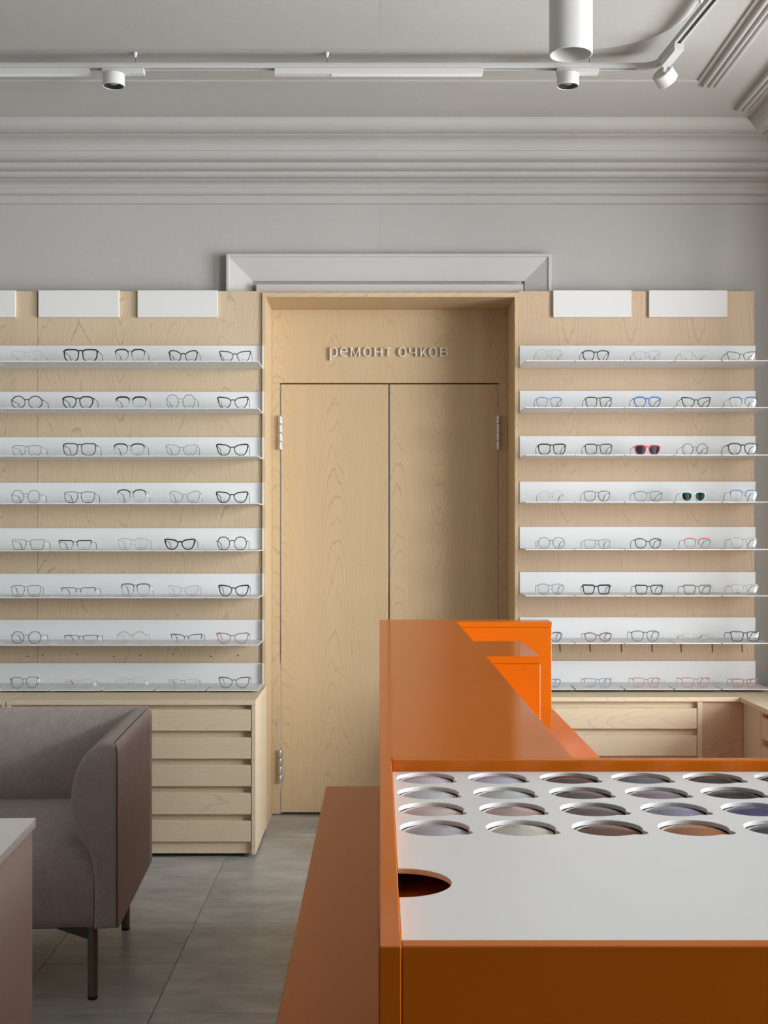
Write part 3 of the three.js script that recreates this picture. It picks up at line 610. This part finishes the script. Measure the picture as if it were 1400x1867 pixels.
// ---------------------------------------------------------------- eyeglasses
const paint = {};
const COLORS = {
  black: [0.012, 0.012, 0.014], charcoal: [0.045, 0.045, 0.05], grey: [0.14, 0.14, 0.15], palegrey: [0.36, 0.37, 0.39], silver: [0.42, 0.42, 0.42], clear: [0.66, 0.66, 0.66], gold: [0.36, 0.27, 0.15], blue: [0.03, 0.14, 0.42], navy: [0.02, 0.05, 0.11], skyblue: [0.12, 0.36, 0.72], slateblue: [0.16, 0.24, 0.36], violet: [0.07, 0.05, 0.24], red: [0.55, 0.045, 0.06], burgundy: [0.13, 0.03, 0.045], rose: [0.30, 0.13, 0.14], pink: [0.68, 0.33, 0.32], coral: [0.70, 0.23, 0.20], lilac: [0.38, 0.41, 0.58], turquoise: [0.42, 0.68, 0.66], teal: [0.15, 0.42, 0.38], lime: [0.42, 0.52, 0.08], brown: [0.09, 0.05, 0.035] };
const frameMat = (c, metal) => paint[c + metal] || (paint[c + metal] = ['clear', 'pink', 'lilac', 'coral', 'skyblue'].includes(c) ? phys({ color: lin(...COLORS[c]), roughness: 0.12, transmission: c === 'clear' ? 0.55 : 0.3, thickness: 0 }) : std({ color: lin(...COLORS[c]), roughness: metal ? 0.3 : 0.32, metalness: metal ? 0.6 : 0 }));
// closed outline of one lens, centred, nose side at -x
function lensOutline(shape, w, h, N = 36) {
  const pts = [];
  const se = (n, f) => { for (let k = 0; k < N; k++) { const a = k / N * 2 * Math.PI, c = Math.cos(a), s = Math.sin(a); let x = Math.sign(c) * Math.pow(Math.abs(c), 2 / n) * w / 2, y = Math.sign(s) * Math.pow(Math.abs(s), 2 / n) * h / 2; if (f) [x, y] = f(x, y, x / (w / 2), y / (h / 2)); pts.push([x, y]); } };
  const poly = (vs) => { // rounded polygon
    const per = N / vs.length;
    for (let i = 0; i < vs.length; i++) { const p = vs[(i + vs.length - 1) % vs.length], q = vs[i], r = vs[(i + 1) % vs.length]; for (let k = 0; k < per; k++) { const t = k / per, m0 = [(p[0] + q[0]) / 2, (p[1] + q[1]) / 2], m1 = [(q[0] + r[0]) / 2, (q[1] + r[1]) / 2]; const u = t, B = (a, b, c) => (1 - u) ** 2 * a + 2 * u * (1 - u) * b + u * u * c; const qq = [q[0] * 0.5 + (m0[0] + m1[0]) * 0.25, q[1] * 0.5 + (m0[1] + m1[1]) * 0.25]; pts.push([B(m0[0], q[0] * 1.35 - qq[0] * 0.35, m1[0]) * w / 2, B(m0[1], q[1] * 1.35 - qq[1] * 0.35, m1[1]) * h / 2]); } }
  };
  const drawn = {
    oval: [[1.02, 0.35], [0.95, 0.8], [0.4, 0.98], [-0.2, 0.95], [-0.8, 0.6], [-0.98, 0.05], [-0.75, -0.6], [-0.2, -1], [0.3, -1], [0.75, -0.65]],
    panto: [[1, 0.25], [0.93, 0.75], [0.5, 1.0], [0, 1.03], [-0.55, 0.97], [-0.95, 0.6], [-0.96, 0], [-0.75, -0.65], [-0.3, -1.0], [0.1, -1.03], [0.5, -0.9], [0.88, -0.35]],
    square: [[1, 0.35], [0.98, 0.82], [0.62, 1], [0, 1.02], [-0.65, 0.97], [-0.97, 0.7], [-0.97, 0.1], [-0.84, -0.6], [-0.42, -1], [0.1, -1.04], [0.55, -0.95], [0.9, -0.45]],
    rect: [[1.0, 0.5], [1.03, 0.92], [0.7, 1.0], [0, 0.97], [-0.75, 0.92], [-0.97, 0.6], [-0.9, -0.1], [-0.72, -0.8], [-0.3, -1], [0.3, -1.02], [0.72, -0.88], [0.92, -0.2]],
    cateye: [[1.0, 0.42], [1.06, 0.92], [0.72, 1.0], [0.1, 0.93], [-0.55, 0.78], [-0.96, 0.3], [-0.84, -0.38], [-0.48, -0.86], [0.02, -1.02], [0.5, -0.86], [0.84, -0.3]],
  }[shape];
  if (shape === 'round') se(2.05);
  else if (drawn) {
    const c = new THREE.CatmullRomCurve3(drawn.map((p) => new THREE.Vector3(p[0] * w / 2, p[1] * h / 2, 0)), true, 'centripetal');
    for (const p of c.getPoints(N).slice(0, N)) pts.push([p.x, p.y]);
  }
  else if (shape === 'hex') poly([[1.0, 0.08], [0.55, 1.05], [-0.5, 1.05], [-1.02, 0.08], [-0.6, -1.02], [0.6, -1.02]].reverse());
  else if (shape === 'butterfly') poly([[1.12, 0.95], [0.1, 1.02], [-0.95, 0.45], [-0.85, -0.55], [-0.25, -1.05], [0.75, -0.95]].reverse());
  if (pts.length && shape !== 'hex' && shape !== 'butterfly') pts.reverse();
  return pts;
}
// ring of tube segments along a closed outline; rad(k) gives half-thickness
function rimGeo(pts, cx, cy, mirror, rad, depth, open) {
  const n = pts.length, out = [], S = 6, rings = [];
  const P = pts.map(([x, y]) => [cx + (mirror ? -x : x), cy + y]);
  for (let k = 0; k < n; k++) {
    const a = P[(k + n - 1) % n], b = P[(k + 1) % n], tx = b[0] - a[0], ty = b[1] - a[1], l = Math.hypot(tx, ty) || 1, nx = ty / l, ny = -tx / l, r = rad(pts[k][0], pts[k][1]), ring = [];
    const wrap = -0.35 * P[k][0] * P[k][0];
    for (let s = 0; s < S; s++) { const t = s / S * 2 * Math.PI + Math.PI / 6; ring.push([P[k][0] + nx * r * Math.cos(t), P[k][1] + ny * r * Math.cos(t), wrap + depth * Math.sin(t)]); }
    rings.push(ring);
  }
  for (let k = 0; k < n; k++) {
    if (open && open(pts[k], pts[(k + 1) % n])) continue;
    const A = rings[k], B = rings[(k + 1) % n];
    for (let s = 0; s < S; s++) { const t = (s + 1) % S; out.push(...A[s], ...B[s], ...B[t], ...A[s], ...B[t], ...A[t]); }
  }
  const g = new THREE.BufferGeometry(); g.setAttribute('position', new THREE.Float32BufferAttribute(out, 3));
  if (mirror) { const p = g.attributes.position; for (let i = 0; i < p.count; i += 3) { const t = [p.getX(i), p.getY(i), p.getZ(i)]; p.setXYZ(i, p.getX(i + 1), p.getY(i + 1), p.getZ(i + 1)); p.setXYZ(i + 1, ...t); } }
  return smooth(g, 1.2);
}
function sweep(path, rx, ry) { // path points, half-widths in the two cross directions (x then y)
  const n = path.length, out = [], S = 6, v = (p) => new THREE.Vector3(...p);
  const rings = path.map((p, k) => {
    const t = v(path[Math.min(n - 1, k + 1)]).sub(v(path[Math.max(0, k - 1)])).normalize(), up = Math.abs(t.y) > 0.9 ? new THREE.Vector3(0, 0, 1) : new THREE.Vector3(0, 1, 0);
    const sx = new THREE.Vector3().crossVectors(up, t).normalize(), sy = new THREE.Vector3().crossVectors(t, sx);
    const f = k === 0 || k === n - 1 ? 0.7 : 1, ring = [], a = typeof rx === 'function' ? rx(k / (n - 1)) : rx, b = typeof ry === 'function' ? ry(k / (n - 1)) : ry;
    for (let s = 0; s < S; s++) { const q = s / S * 2 * Math.PI + Math.PI / 6; ring.push(v(p).addScaledVector(sx, a * f * Math.cos(q)).addScaledVector(sy, b * f * Math.sin(q)).toArray()); }
    return ring;
  });
  for (let k = 0; k + 1 < n; k++) for (let s = 0; s < S; s++) { const t = (s + 1) % S, A = rings[k], B = rings[k + 1]; out.push(...A[s], ...A[t], ...B[t], ...A[s], ...B[t], ...B[s]); }
  for (const [R, d] of [[rings[0], 1], [rings[n - 1], 0]]) for (let s = 1; s + 1 < S; s++) d ? out.push(...R[0], ...R[s + 1], ...R[s]) : out.push(...R[0], ...R[s], ...R[s + 1]);
  const g = new THREE.BufferGeometry(); g.setAttribute('position', new THREE.Float32BufferAttribute(out, 3));
  return smooth(g, 1.0);
}
/* style: full (full rim), brow (thick upper bar over thin rim), semi (upper rim only), rimless */
function glasses(side, row, pos, px, wpx, spec) {
  const { desc, shape = 'panto', style = 'full', c = 'black', c2, t: t0 = 0.0017, h = 20, temple, tip, metal = false, lens, turn = 0, tagged, dots } = spec;
  const zg = 5.462, k = zg / F, W = wpx * k, H = h * k, t = t0 * 1.2;
  const word = ['first', 'second', 'third', 'fourth', 'fifth'][pos];
  const g = thing(spec.sun ? 'sunglasses' : 'eyeglasses', `${desc}, ${word} on the ${ORD[row]} shelf ${SIDE[side]}`, spec.sun ? 'sunglasses' : 'glasses', [(px - VX) * k, trayTop[side][row] + 0.0003, -zg], turn, side === 'left' ? 'eyeglasses on the shelves left of the door' : 'eyeglasses on the shelves right of the door');
  const bridge = W * 0.115, lw = (W - bridge) / 2 - t * 1.5, cx = bridge / 2 + lw / 2;
  const pts = lensOutline(shape, lw, H), cy = t * 1.3 + 0.0004 - Math.min(...pts.map((p) => p[1]));
  const top = Math.max(...pts.map((p) => p[1])), main = frameMat(c, metal), second = frameMat(c2 || c, style === 'brow' ? true : metal);
  const rimR = style === 'brow' ? 0.0007 : t, frameGeos = [], browGeos = [], edgeGeos = [];
  const rad = style === 'full' ? (x, y) => t * (1 + (metal ? 0 : 0.35 * Math.max(0, y / top) + 0.25 * Math.max(0, x / lw))) : () => rimR;
  for (const m of [true, false]) {
    const X0 = m ? -cx : cx;
    if (style === 'full' || style === 'brow') (style === 'brow' && c2 ? browGeos : frameGeos).push(rimGeo(pts, X0, cy, m, rad, metal ? t : 0.0016));
    if (style === 'rimless' || style === 'semi') edgeGeos.push(rimGeo(pts, X0, cy, m, () => 0.0005, 0.0008));
    if (style === 'semi') frameGeos.push(rimGeo(pts, X0, cy, m, () => t, 0.0014, (a, b) => a[1] < top * 0.12 && b[1] < top * 0.12));
    if (style === 'brow') frameGeos.push(rimGeo(pts.map(([x, y]) => [x * 1.02, y * 1.02]), X0, cy, m, (x, y) => 0.0007 + t * Math.max(0, Math.min(1, (y / top - 0.0) * 1.3)), 0.0019, (a, b) => a[1] < top * 0.1 && b[1] < top * 0.1));
  }
  const nose = pts.reduce((b, p) => (p[0] < b[0] ? p : b), pts[0]), yb = cy + Math.max(top * 0.38, nose[1] + top * 0.25), bxh = bridge / 2 + t * 1.6;
  const bt = style === 'full' && !metal ? t * 1.15 : 0.0011;
  const bridgeGeo = sweep([[-bxh, yb - 0.0015, 0], [-bxh * 0.5, yb + 0.0012, 0.0006], [0, yb + 0.002, 0.001], [bxh * 0.5, yb + 0.0012, 0.0006], [bxh, yb - 0.0015, 0]], bt, bt);
  (style === 'brow' && c2 ? browGeos : frameGeos).push(bridgeGeo);
  const hx = W / 2 + t * 0.4, hy = cy + top * (style === 'rimless' ? 0.35 : shape === 'round' || shape === 'hex' ? 0.35 : 0.68), wrapZ = -0.35 * hx * hx;
  for (const sgn of [-1, 1]) frameGeos.push(sweep([[sgn * (cx + lw * 0.47), hy - 0.0008, -0.35 * cx * cx - 0.0005], [sgn * (hx - 0.001), hy, wrapZ], [sgn * (hx + 0.0008), hy, wrapZ - 0.006]], metal || style !== 'full' ? 0.0011 : t * 1.05, metal || style !== 'full' ? 0.0012 : t * 1.25));
  const fr = mesh('frame', frameGeos, main, g);
  if (browGeos.length) mesh('rim', browGeos, second, g);
  if (edgeGeos.length) mesh('lens_edge', edgeGeos, frameMat('clear', false), g);
  const lensMat = lens === 'dark' ? M.sunLens : lens === 'green' ? M.sunLensGreen : M.lens;
  for (const sgn of [-1, 1]) {
    const out = [], X0 = sgn * cx;
    for (let q = 0; q < pts.length; q++) { const a = pts[q], b = pts[(q + 1) % pts.length]; const pa = [X0 + sgn * a[0] * 0.985, cy + a[1] * 0.985], pb = [X0 + sgn * b[0] * 0.985, cy + b[1] * 0.985]; const w = (p) => [...p, -0.35 * p[0] * p[0]]; const C = [X0, cy, -0.35 * X0 * X0 + 0.0012]; sgn > 0 ? out.push(...C, ...w(pb), ...w(pa)) : out.push(...C, ...w(pa), ...w(pb)); }
    const lg = new THREE.BufferGeometry(); lg.setAttribute('position', new THREE.Float32BufferAttribute(out, 3)); smooth(lg, 1.0);
    const l = mesh('lens', lg, lensMat, g);
    if (!spec.sun && dots !== 0) mesh('lens_print', box(X0 - 0.0085, cy - H * 0.34, -0.35 * X0 * X0 + 0.0012, X0 + 0.0085, cy - H * 0.30, -0.35 * X0 * X0 + 0.0015, 0.0001), M.print, l);
    // temple: straight shaft, then the ear bend down to the tray
    const L = 0.088, y0 = hy, tc = temple || c, droop = 0.004, inn = sgn * -0.003;
    const shaft = [[sgn * hx, y0, wrapZ - 0.003], [sgn * hx + inn * 0.2, y0 - droop * 0.2, -0.03], [sgn * hx + inn * 0.6, y0 - droop * 0.6, -0.06], [sgn * hx + inn, y0 - droop, -L]];
    const bendTo = -0.0, ear = [[sgn * hx + inn, y0 - droop, -L], [sgn * hx + inn * 1.5, y0 - droop - 0.004, -L - 0.014], [sgn * hx + inn * 2.2, (y0 - droop) * 0.55, -L - 0.029], [sgn * hx + inn * 2.8, 0.0028, -L - 0.042]];
    const thick = spec.tt || (metal || style !== 'full' ? 0.0009 : 0.0019);
    const tm = mesh('temple', sweep(shaft, Math.min(thick, 0.0014), thick), frameMat(tc, metal), g);
    mesh('temple_tip', sweep(ear, 0.0013, (f) => (metal || style !== 'full' ? 0.0016 + 0.0013 * f : 0.0023 + 0.0006 * f)), frameMat(tip || tc, false), tm);
    if (metal || style !== 'full') { const np = new THREE.SphereGeometry(1, 8, 6).toNonIndexed(); np.scale(0.0016, 0.0042, 0.001); np.rotateZ(sgn * 0.35); np.translate(sgn * bridge * 0.42, cy - H * 0.02, -0.004); mesh('nose_pad', np, frameMat('palegrey', false), fr); }
    if (tagged && sgn > 0) mesh('price_tag', box(sgn * hx - 0.006, y0 - 0.021, -0.05, sgn * hx + 0.006, y0 - 0.006, -0.0492, 0.0002), M.tag, g);
  }
}
const MET = { metal: true, t: 0.0009 };
const A = (desc, o) => ({ desc, ...o });
const leftRows = [
  [[49, 57, A('clear rimless eyeglasses', { style: 'rimless', c: 'silver', shape: 'square', metal: true, t: 0.0009, h: 19 })], [147, 63, A('thick black square eyeglasses', { shape: 'square', t: 0.0021, h: 21 })], [237, 56, A('black browline eyeglasses', { shape: 'panto', style: 'brow', c2: 'charcoal', t: 0.0022, h: 21 })], [334, 53, A('black butterfly eyeglasses', { shape: 'butterfly', t: 0.0017, h: 20, tt: 0.001 })], [428.5, 57, A('slim black cat-eye eyeglasses', { shape: 'cateye', t: 0.0014, h: 19 })]],
  [[49, 58, A('dark grey round eyeglasses', { shape: 'round', c: 'charcoal', t: 0.0016, h: 22 })], [142, 57, A('black square-round eyeglasses', { shape: 'panto', t: 0.0019, h: 20 })], [239, 57, A('half-black browline eyeglasses', { shape: 'panto', style: 'brow', c2: 'silver', t: 0.0025, h: 19 })], [329.5, 55, A('thin grey octagonal eyeglasses', { shape: 'hex', c: 'grey', ...MET, t: 0.0011, h: 24 })], [424.5, 56, A('black cat-eye eyeglasses with blue corners', { shape: 'cateye', t: 0.0016, h: 20, temple: 'navy' })]],
  [[49, 53, A('thin grey metal eyeglasses', { shape: 'square', c: 'grey', ...MET, h: 18, tagged: 1 })], [145, 61, A('charcoal square eyeglasses', { shape: 'square', c: 'charcoal', t: 0.0017, h: 21, tagged: 1 })], [235.5, 57, A('dark half-rim browline eyeglasses', { shape: 'panto', style: 'brow', c2: 'grey', t: 0.0019, h: 20 })], [331, 57, A('thin grey cat-eye eyeglasses', { shape: 'cateye', c: 'grey', ...MET, h: 20 })], [423.5, 58, A('glossy black cat-eye eyeglasses', { shape: 'cateye', t: 0.0018, h: 20 })]],
  [[47, 54, A('thin dark hexagonal eyeglasses', { shape: 'hex', c: 'charcoal', ...MET, h: 22, tagged: 1 })], [145, 56, A('black squarish metal eyeglasses', { shape: 'square', t: 0.0012, metal: true, h: 19 })], [240, 53, A('round eyeglasses with black upper rims', { shape: 'panto', style: 'brow', c2: 'palegrey', t: 0.0017, h: 22, tagged: 1 })], [337, 56, A('thin metal geometric eyeglasses', { shape: 'butterfly', c: 'grey', ...MET, h: 21, tagged: 1 })], [423, 58, A('deep black cat-eye eyeglasses', { shape: 'cateye', t: 0.0018, h: 19 })]],
  [[51.5, 59, A('thin rounded rectangular metal eyeglasses', { shape: 'rect', c: 'charcoal', ...MET, h: 18, tagged: 1 })], [137, 60, A('dark rectangular browline eyeglasses', { shape: 'rect', style: 'brow', c2: 'charcoal', t: 0.0015, h: 16 })], [242, 54, A('thin gold oval eyeglasses', { shape: 'panto', c: 'gold', metal: true, t: 0.0007, h: 20, temple: 'gold', tip: 'gold' })], [328, 56, A('bold black square cat-eye eyeglasses', { shape: 'cateye', t: 0.0021, h: 18 })], [423, 57, A('black hexagonal eyeglasses', { shape: 'hex', t: 0.0014, h: 22 })]],
  [[47.5, 53, A('thin dark square metal eyeglasses', { shape: 'square', c: 'charcoal', ...MET, h: 19, turn: 0.12 })], [143, 63, A('black half-rimmed rectangular eyeglasses', { shape: 'rect', style: 'semi', t: 0.0013, h: 15, tagged: 1 })], [247, 52, A('thin eyeglasses with black upper rims', { shape: 'square', style: 'brow', c2: 'grey', t: 0.0013, h: 21, tagged: 1 })], [334, 56, A('thin silver cat-eye eyeglasses', { shape: 'cateye', c: 'palegrey', ...MET, h: 19 })], [426, 55, A('black tortoise cat-eye eyeglasses', { shape: 'cateye', t: 0.0018, h: 19 })]],
  [[48, 57, A('dark round-hexagonal eyeglasses', { shape: 'hex', c: 'charcoal', ...MET, t: 0.0012, h: 20, tagged: 1 })], [148, 61, A('thin black half-rimmed eyeglasses', { shape: 'rect', style: 'semi', t: 0.0012, h: 14, tagged: 1 })], [240, 53, A('gold round half-rimmed eyeglasses', { shape: 'round', style: 'semi', c: 'gold', t: 0.0009, h: 21, metal: true, tip: 'palegrey', temple: 'palegrey' })], [340, 57, A('black half-rimmed cat-eye eyeglasses', { shape: 'cateye', style: 'semi', t: 0.0014, h: 16 })], [424, 58, A('rosy grey cat-eye eyeglasses', { shape: 'cateye', c: 'rose', t: 0.0014, h: 18 })]],
  [[45, 50, A('turned thin dark round eyeglasses', { shape: 'panto', c: 'charcoal', ...MET, h: 19, turn: 0.28, tagged: 1 })], [143, 51, A('rimless eyeglasses with red temples', { style: 'rimless', shape: 'rect', c: 'palegrey', metal: true, t: 0.0008, h: 15, temple: 'red', tip: 'burgundy', tagged: 1 })], [238, 52, A('clear silver rimless eyeglasses', { style: 'rimless', shape: 'panto', c: 'silver', metal: true, t: 0.0008, h: 18, tip: 'silver', tagged: 1 })], [333.5, 53, A('rimless eyeglasses with black tips', { style: 'rimless', shape: 'rect', c: 'grey', metal: true, t: 0.0008, h: 16, tip: 'black' })], [427, 56, A('grey cat-eye eyeglasses', { shape: 'cateye', c: 'grey', t: 0.0015, h: 19 })]],
];
const rightRows = [
  [[1001, 48, A('rimless round eyeglasses with black tips', { style: 'rimless', shape: 'panto', c: 'silver', metal: true, t: 0.0008, h: 20, tip: 'black', temple: 'charcoal', dots: 0 })], [1086, 49, A('charcoal round eyeglasses', { shape: 'panto', c: 'charcoal', t: 0.0018, h: 18 })], [1180, 48, A('thin clear eyeglasses with dark temples', { shape: 'panto', c: 'palegrey', ...MET, t: 0.0007, h: 18, temple: 'charcoal' })], [1265, 50, A('nearly clear rimless eyeglasses', { style: 'rimless', shape: 'panto', c: 'silver', metal: true, t: 0.0008, h: 19, temple: 'grey' })], [1352, 53, A('grey oval eyeglasses with dark temples', { shape: 'cateye', c: 'grey', t: 0.0011, h: 17, temple: 'charcoal', tip: 'black' })]],
  [[1001, 47, A('light blue eyeglasses', { shape: 'panto', c: 'skyblue', t: 0.0012, h: 18, temple: 'blue', tip: 'navy' })], [1091, 48, A('thin black rectangular eyeglasses', { shape: 'square', t: 0.0014, h: 18 })], [1180, 50, A('bright blue round eyeglasses', { shape: 'panto', c: 'blue', t: 0.0019, h: 18, temple: 'navy' })], [1269, 53, A('black rounded cat-eye eyeglasses', { shape: 'cateye', t: 0.0016, h: 18 })], [1355, 51, A('eyeglasses with blue upper rims', { shape: 'panto', style: 'brow', c: 'blue', c2: 'palegrey', t: 0.0013, h: 18, temple: 'violet', tip: 'black' })]],
  [[1006, 51, A('black rounded square eyeglasses', { shape: 'square', t: 0.0018, h: 18 })], [1091, 50, A('dark grey square eyeglasses', { shape: 'square', c: 'charcoal', t: 0.0016, h: 18 })], [1180, 48, A('red sunglasses with dark lenses', { shape: 'panto', c: 'red', t: 0.0018, h: 16, lens: 'dark', sun: 1 })], [1267, 49, A('thin dark grey round eyeglasses', { shape: 'hex', c: 'charcoal', ...MET, t: 0.0011, h: 19 })], [1354, 55, A('thick black round eyeglasses', { shape: 'panto', t: 0.0021, h: 19 })]],
  [[1005, 46, A('rimless eyeglasses with black temples', { style: 'rimless', shape: 'round', c: 'silver', metal: true, t: 0.0008, h: 19, temple: 'charcoal', tip: 'black', dots: 0 })], [1088, 48, A('thin black round eyeglasses', { shape: 'panto', t: 0.0011, metal: true, h: 18 })], [1182, 52, A('blue-grey eyeglasses with teal tips', { shape: 'panto', c: 'slateblue', t: 0.0013, h: 17, tip: 'teal' })], [1264, 46, A('turquoise sunglasses with dark green lenses', { shape: 'panto', c: 'turquoise', t: 0.0018, h: 16, lens: 'green', tip: 'lime', sun: 1 })], [1356, 51, A('violet and blue browline eyeglasses', { shape: 'panto', style: 'brow', c: 'skyblue', c2: 'palegrey', t: 0.0016, h: 19, temple: 'violet', tip: 'black' })]],
  [[1005, 49, A('thin dark perfectly round eyeglasses', { shape: 'round', c: 'charcoal', ...MET, h: 20, tip: 'black' })], [1088.5, 48, A('thin metal rectangular eyeglasses', { shape: 'square', c: 'grey', ...MET, h: 15, tip: 'black' })], [1181, 48, A('black oval eyeglasses', { shape: 'oval', t: 0.0014, h: 17 })], [1271, 48, A('red-topped round eyeglasses', { shape: 'panto', style: 'brow', c: 'red', c2: 'grey', t: 0.0011, h: 17, temple: 'burgundy', tip: 'red' })], [1357, 48, A('transparent round eyeglasses', { shape: 'panto', c: 'clear', t: 0.0016, h: 18, temple: 'palegrey', tip: 'grey' })]],
  [[1003.5, 48, A('thin blue-grey round eyeglasses', { shape: 'panto', c: 'slateblue', ...MET, t: 0.0012, h: 18 })], [1087, 51, A('thick black rectangular eyeglasses', { shape: 'rect', t: 0.002, h: 16, turn: -0.06 })], [1183, 51, A('black rectangular eyeglasses', { shape: 'rect', t: 0.0016, h: 16 })], [1271, 51, A('grey-black rectangular eyeglasses', { shape: 'rect', c: 'grey', t: 0.0017, h: 16, temple: 'black' })], [1358, 50, A('transparent eyeglasses with pink temples', { shape: 'panto', c: 'clear', t: 0.0016, h: 17, temple: 'pink', tip: 'pink' })]],
  [[1000, 48, A('dark blue oval eyeglasses', { shape: 'oval', c: 'navy', t: 0.0013, h: 16 })], [1090, 49, A('burgundy oval eyeglasses', { shape: 'oval', c: 'burgundy', t: 0.0013, h: 15 })], [1176, 51, A('pale grey round eyeglasses', { shape: 'panto', c: 'grey', t: 0.0014, h: 18 })], [1268, 47, A('rimless eyeglasses with thick black temples', { style: 'rimless', shape: 'rect', c: 'silver', metal: true, t: 0.0008, h: 14, temple: 'black', tip: 'black' })], [1358.5, 54, A('dark blue rectangular eyeglasses', { shape: 'rect', c: 'navy', t: 0.0017, h: 17 })]],
  [[998, 48, A('light blue oval eyeglasses', { shape: 'oval', c: 'skyblue', t: 0.0012, h: 14 })], [1089.5, 50, A('pale lilac rectangular eyeglasses', { shape: 'rect', c: 'lilac', t: 0.0014, h: 15, temple: 'slateblue', tip: 'navy' })], [1178, 49, A('pale pink eyeglasses with red temples', { shape: 'rect', c: 'pink', t: 0.0013, h: 16, temple: 'red', tip: 'red' })], [1268, 51, A('pink rectangular eyeglasses', { shape: 'rect', c: 'pink', t: 0.0014, h: 16, temple: 'brown', tip: 'coral' })], [1358.5, 47, A('coral rectangular eyeglasses', { shape: 'rect', c: 'coral', t: 0.0014, h: 14, turn: -0.05 })]],
];
leftRows.forEach((r, i) => r.forEach(([px, w, s], p) => glasses('left', i, p, px, w, s)));
rightRows.forEach((r, i) => r.forEach(([px, w, s], p) => glasses('right', i, p, px, w, s)));

renderer.render(scene, camera);
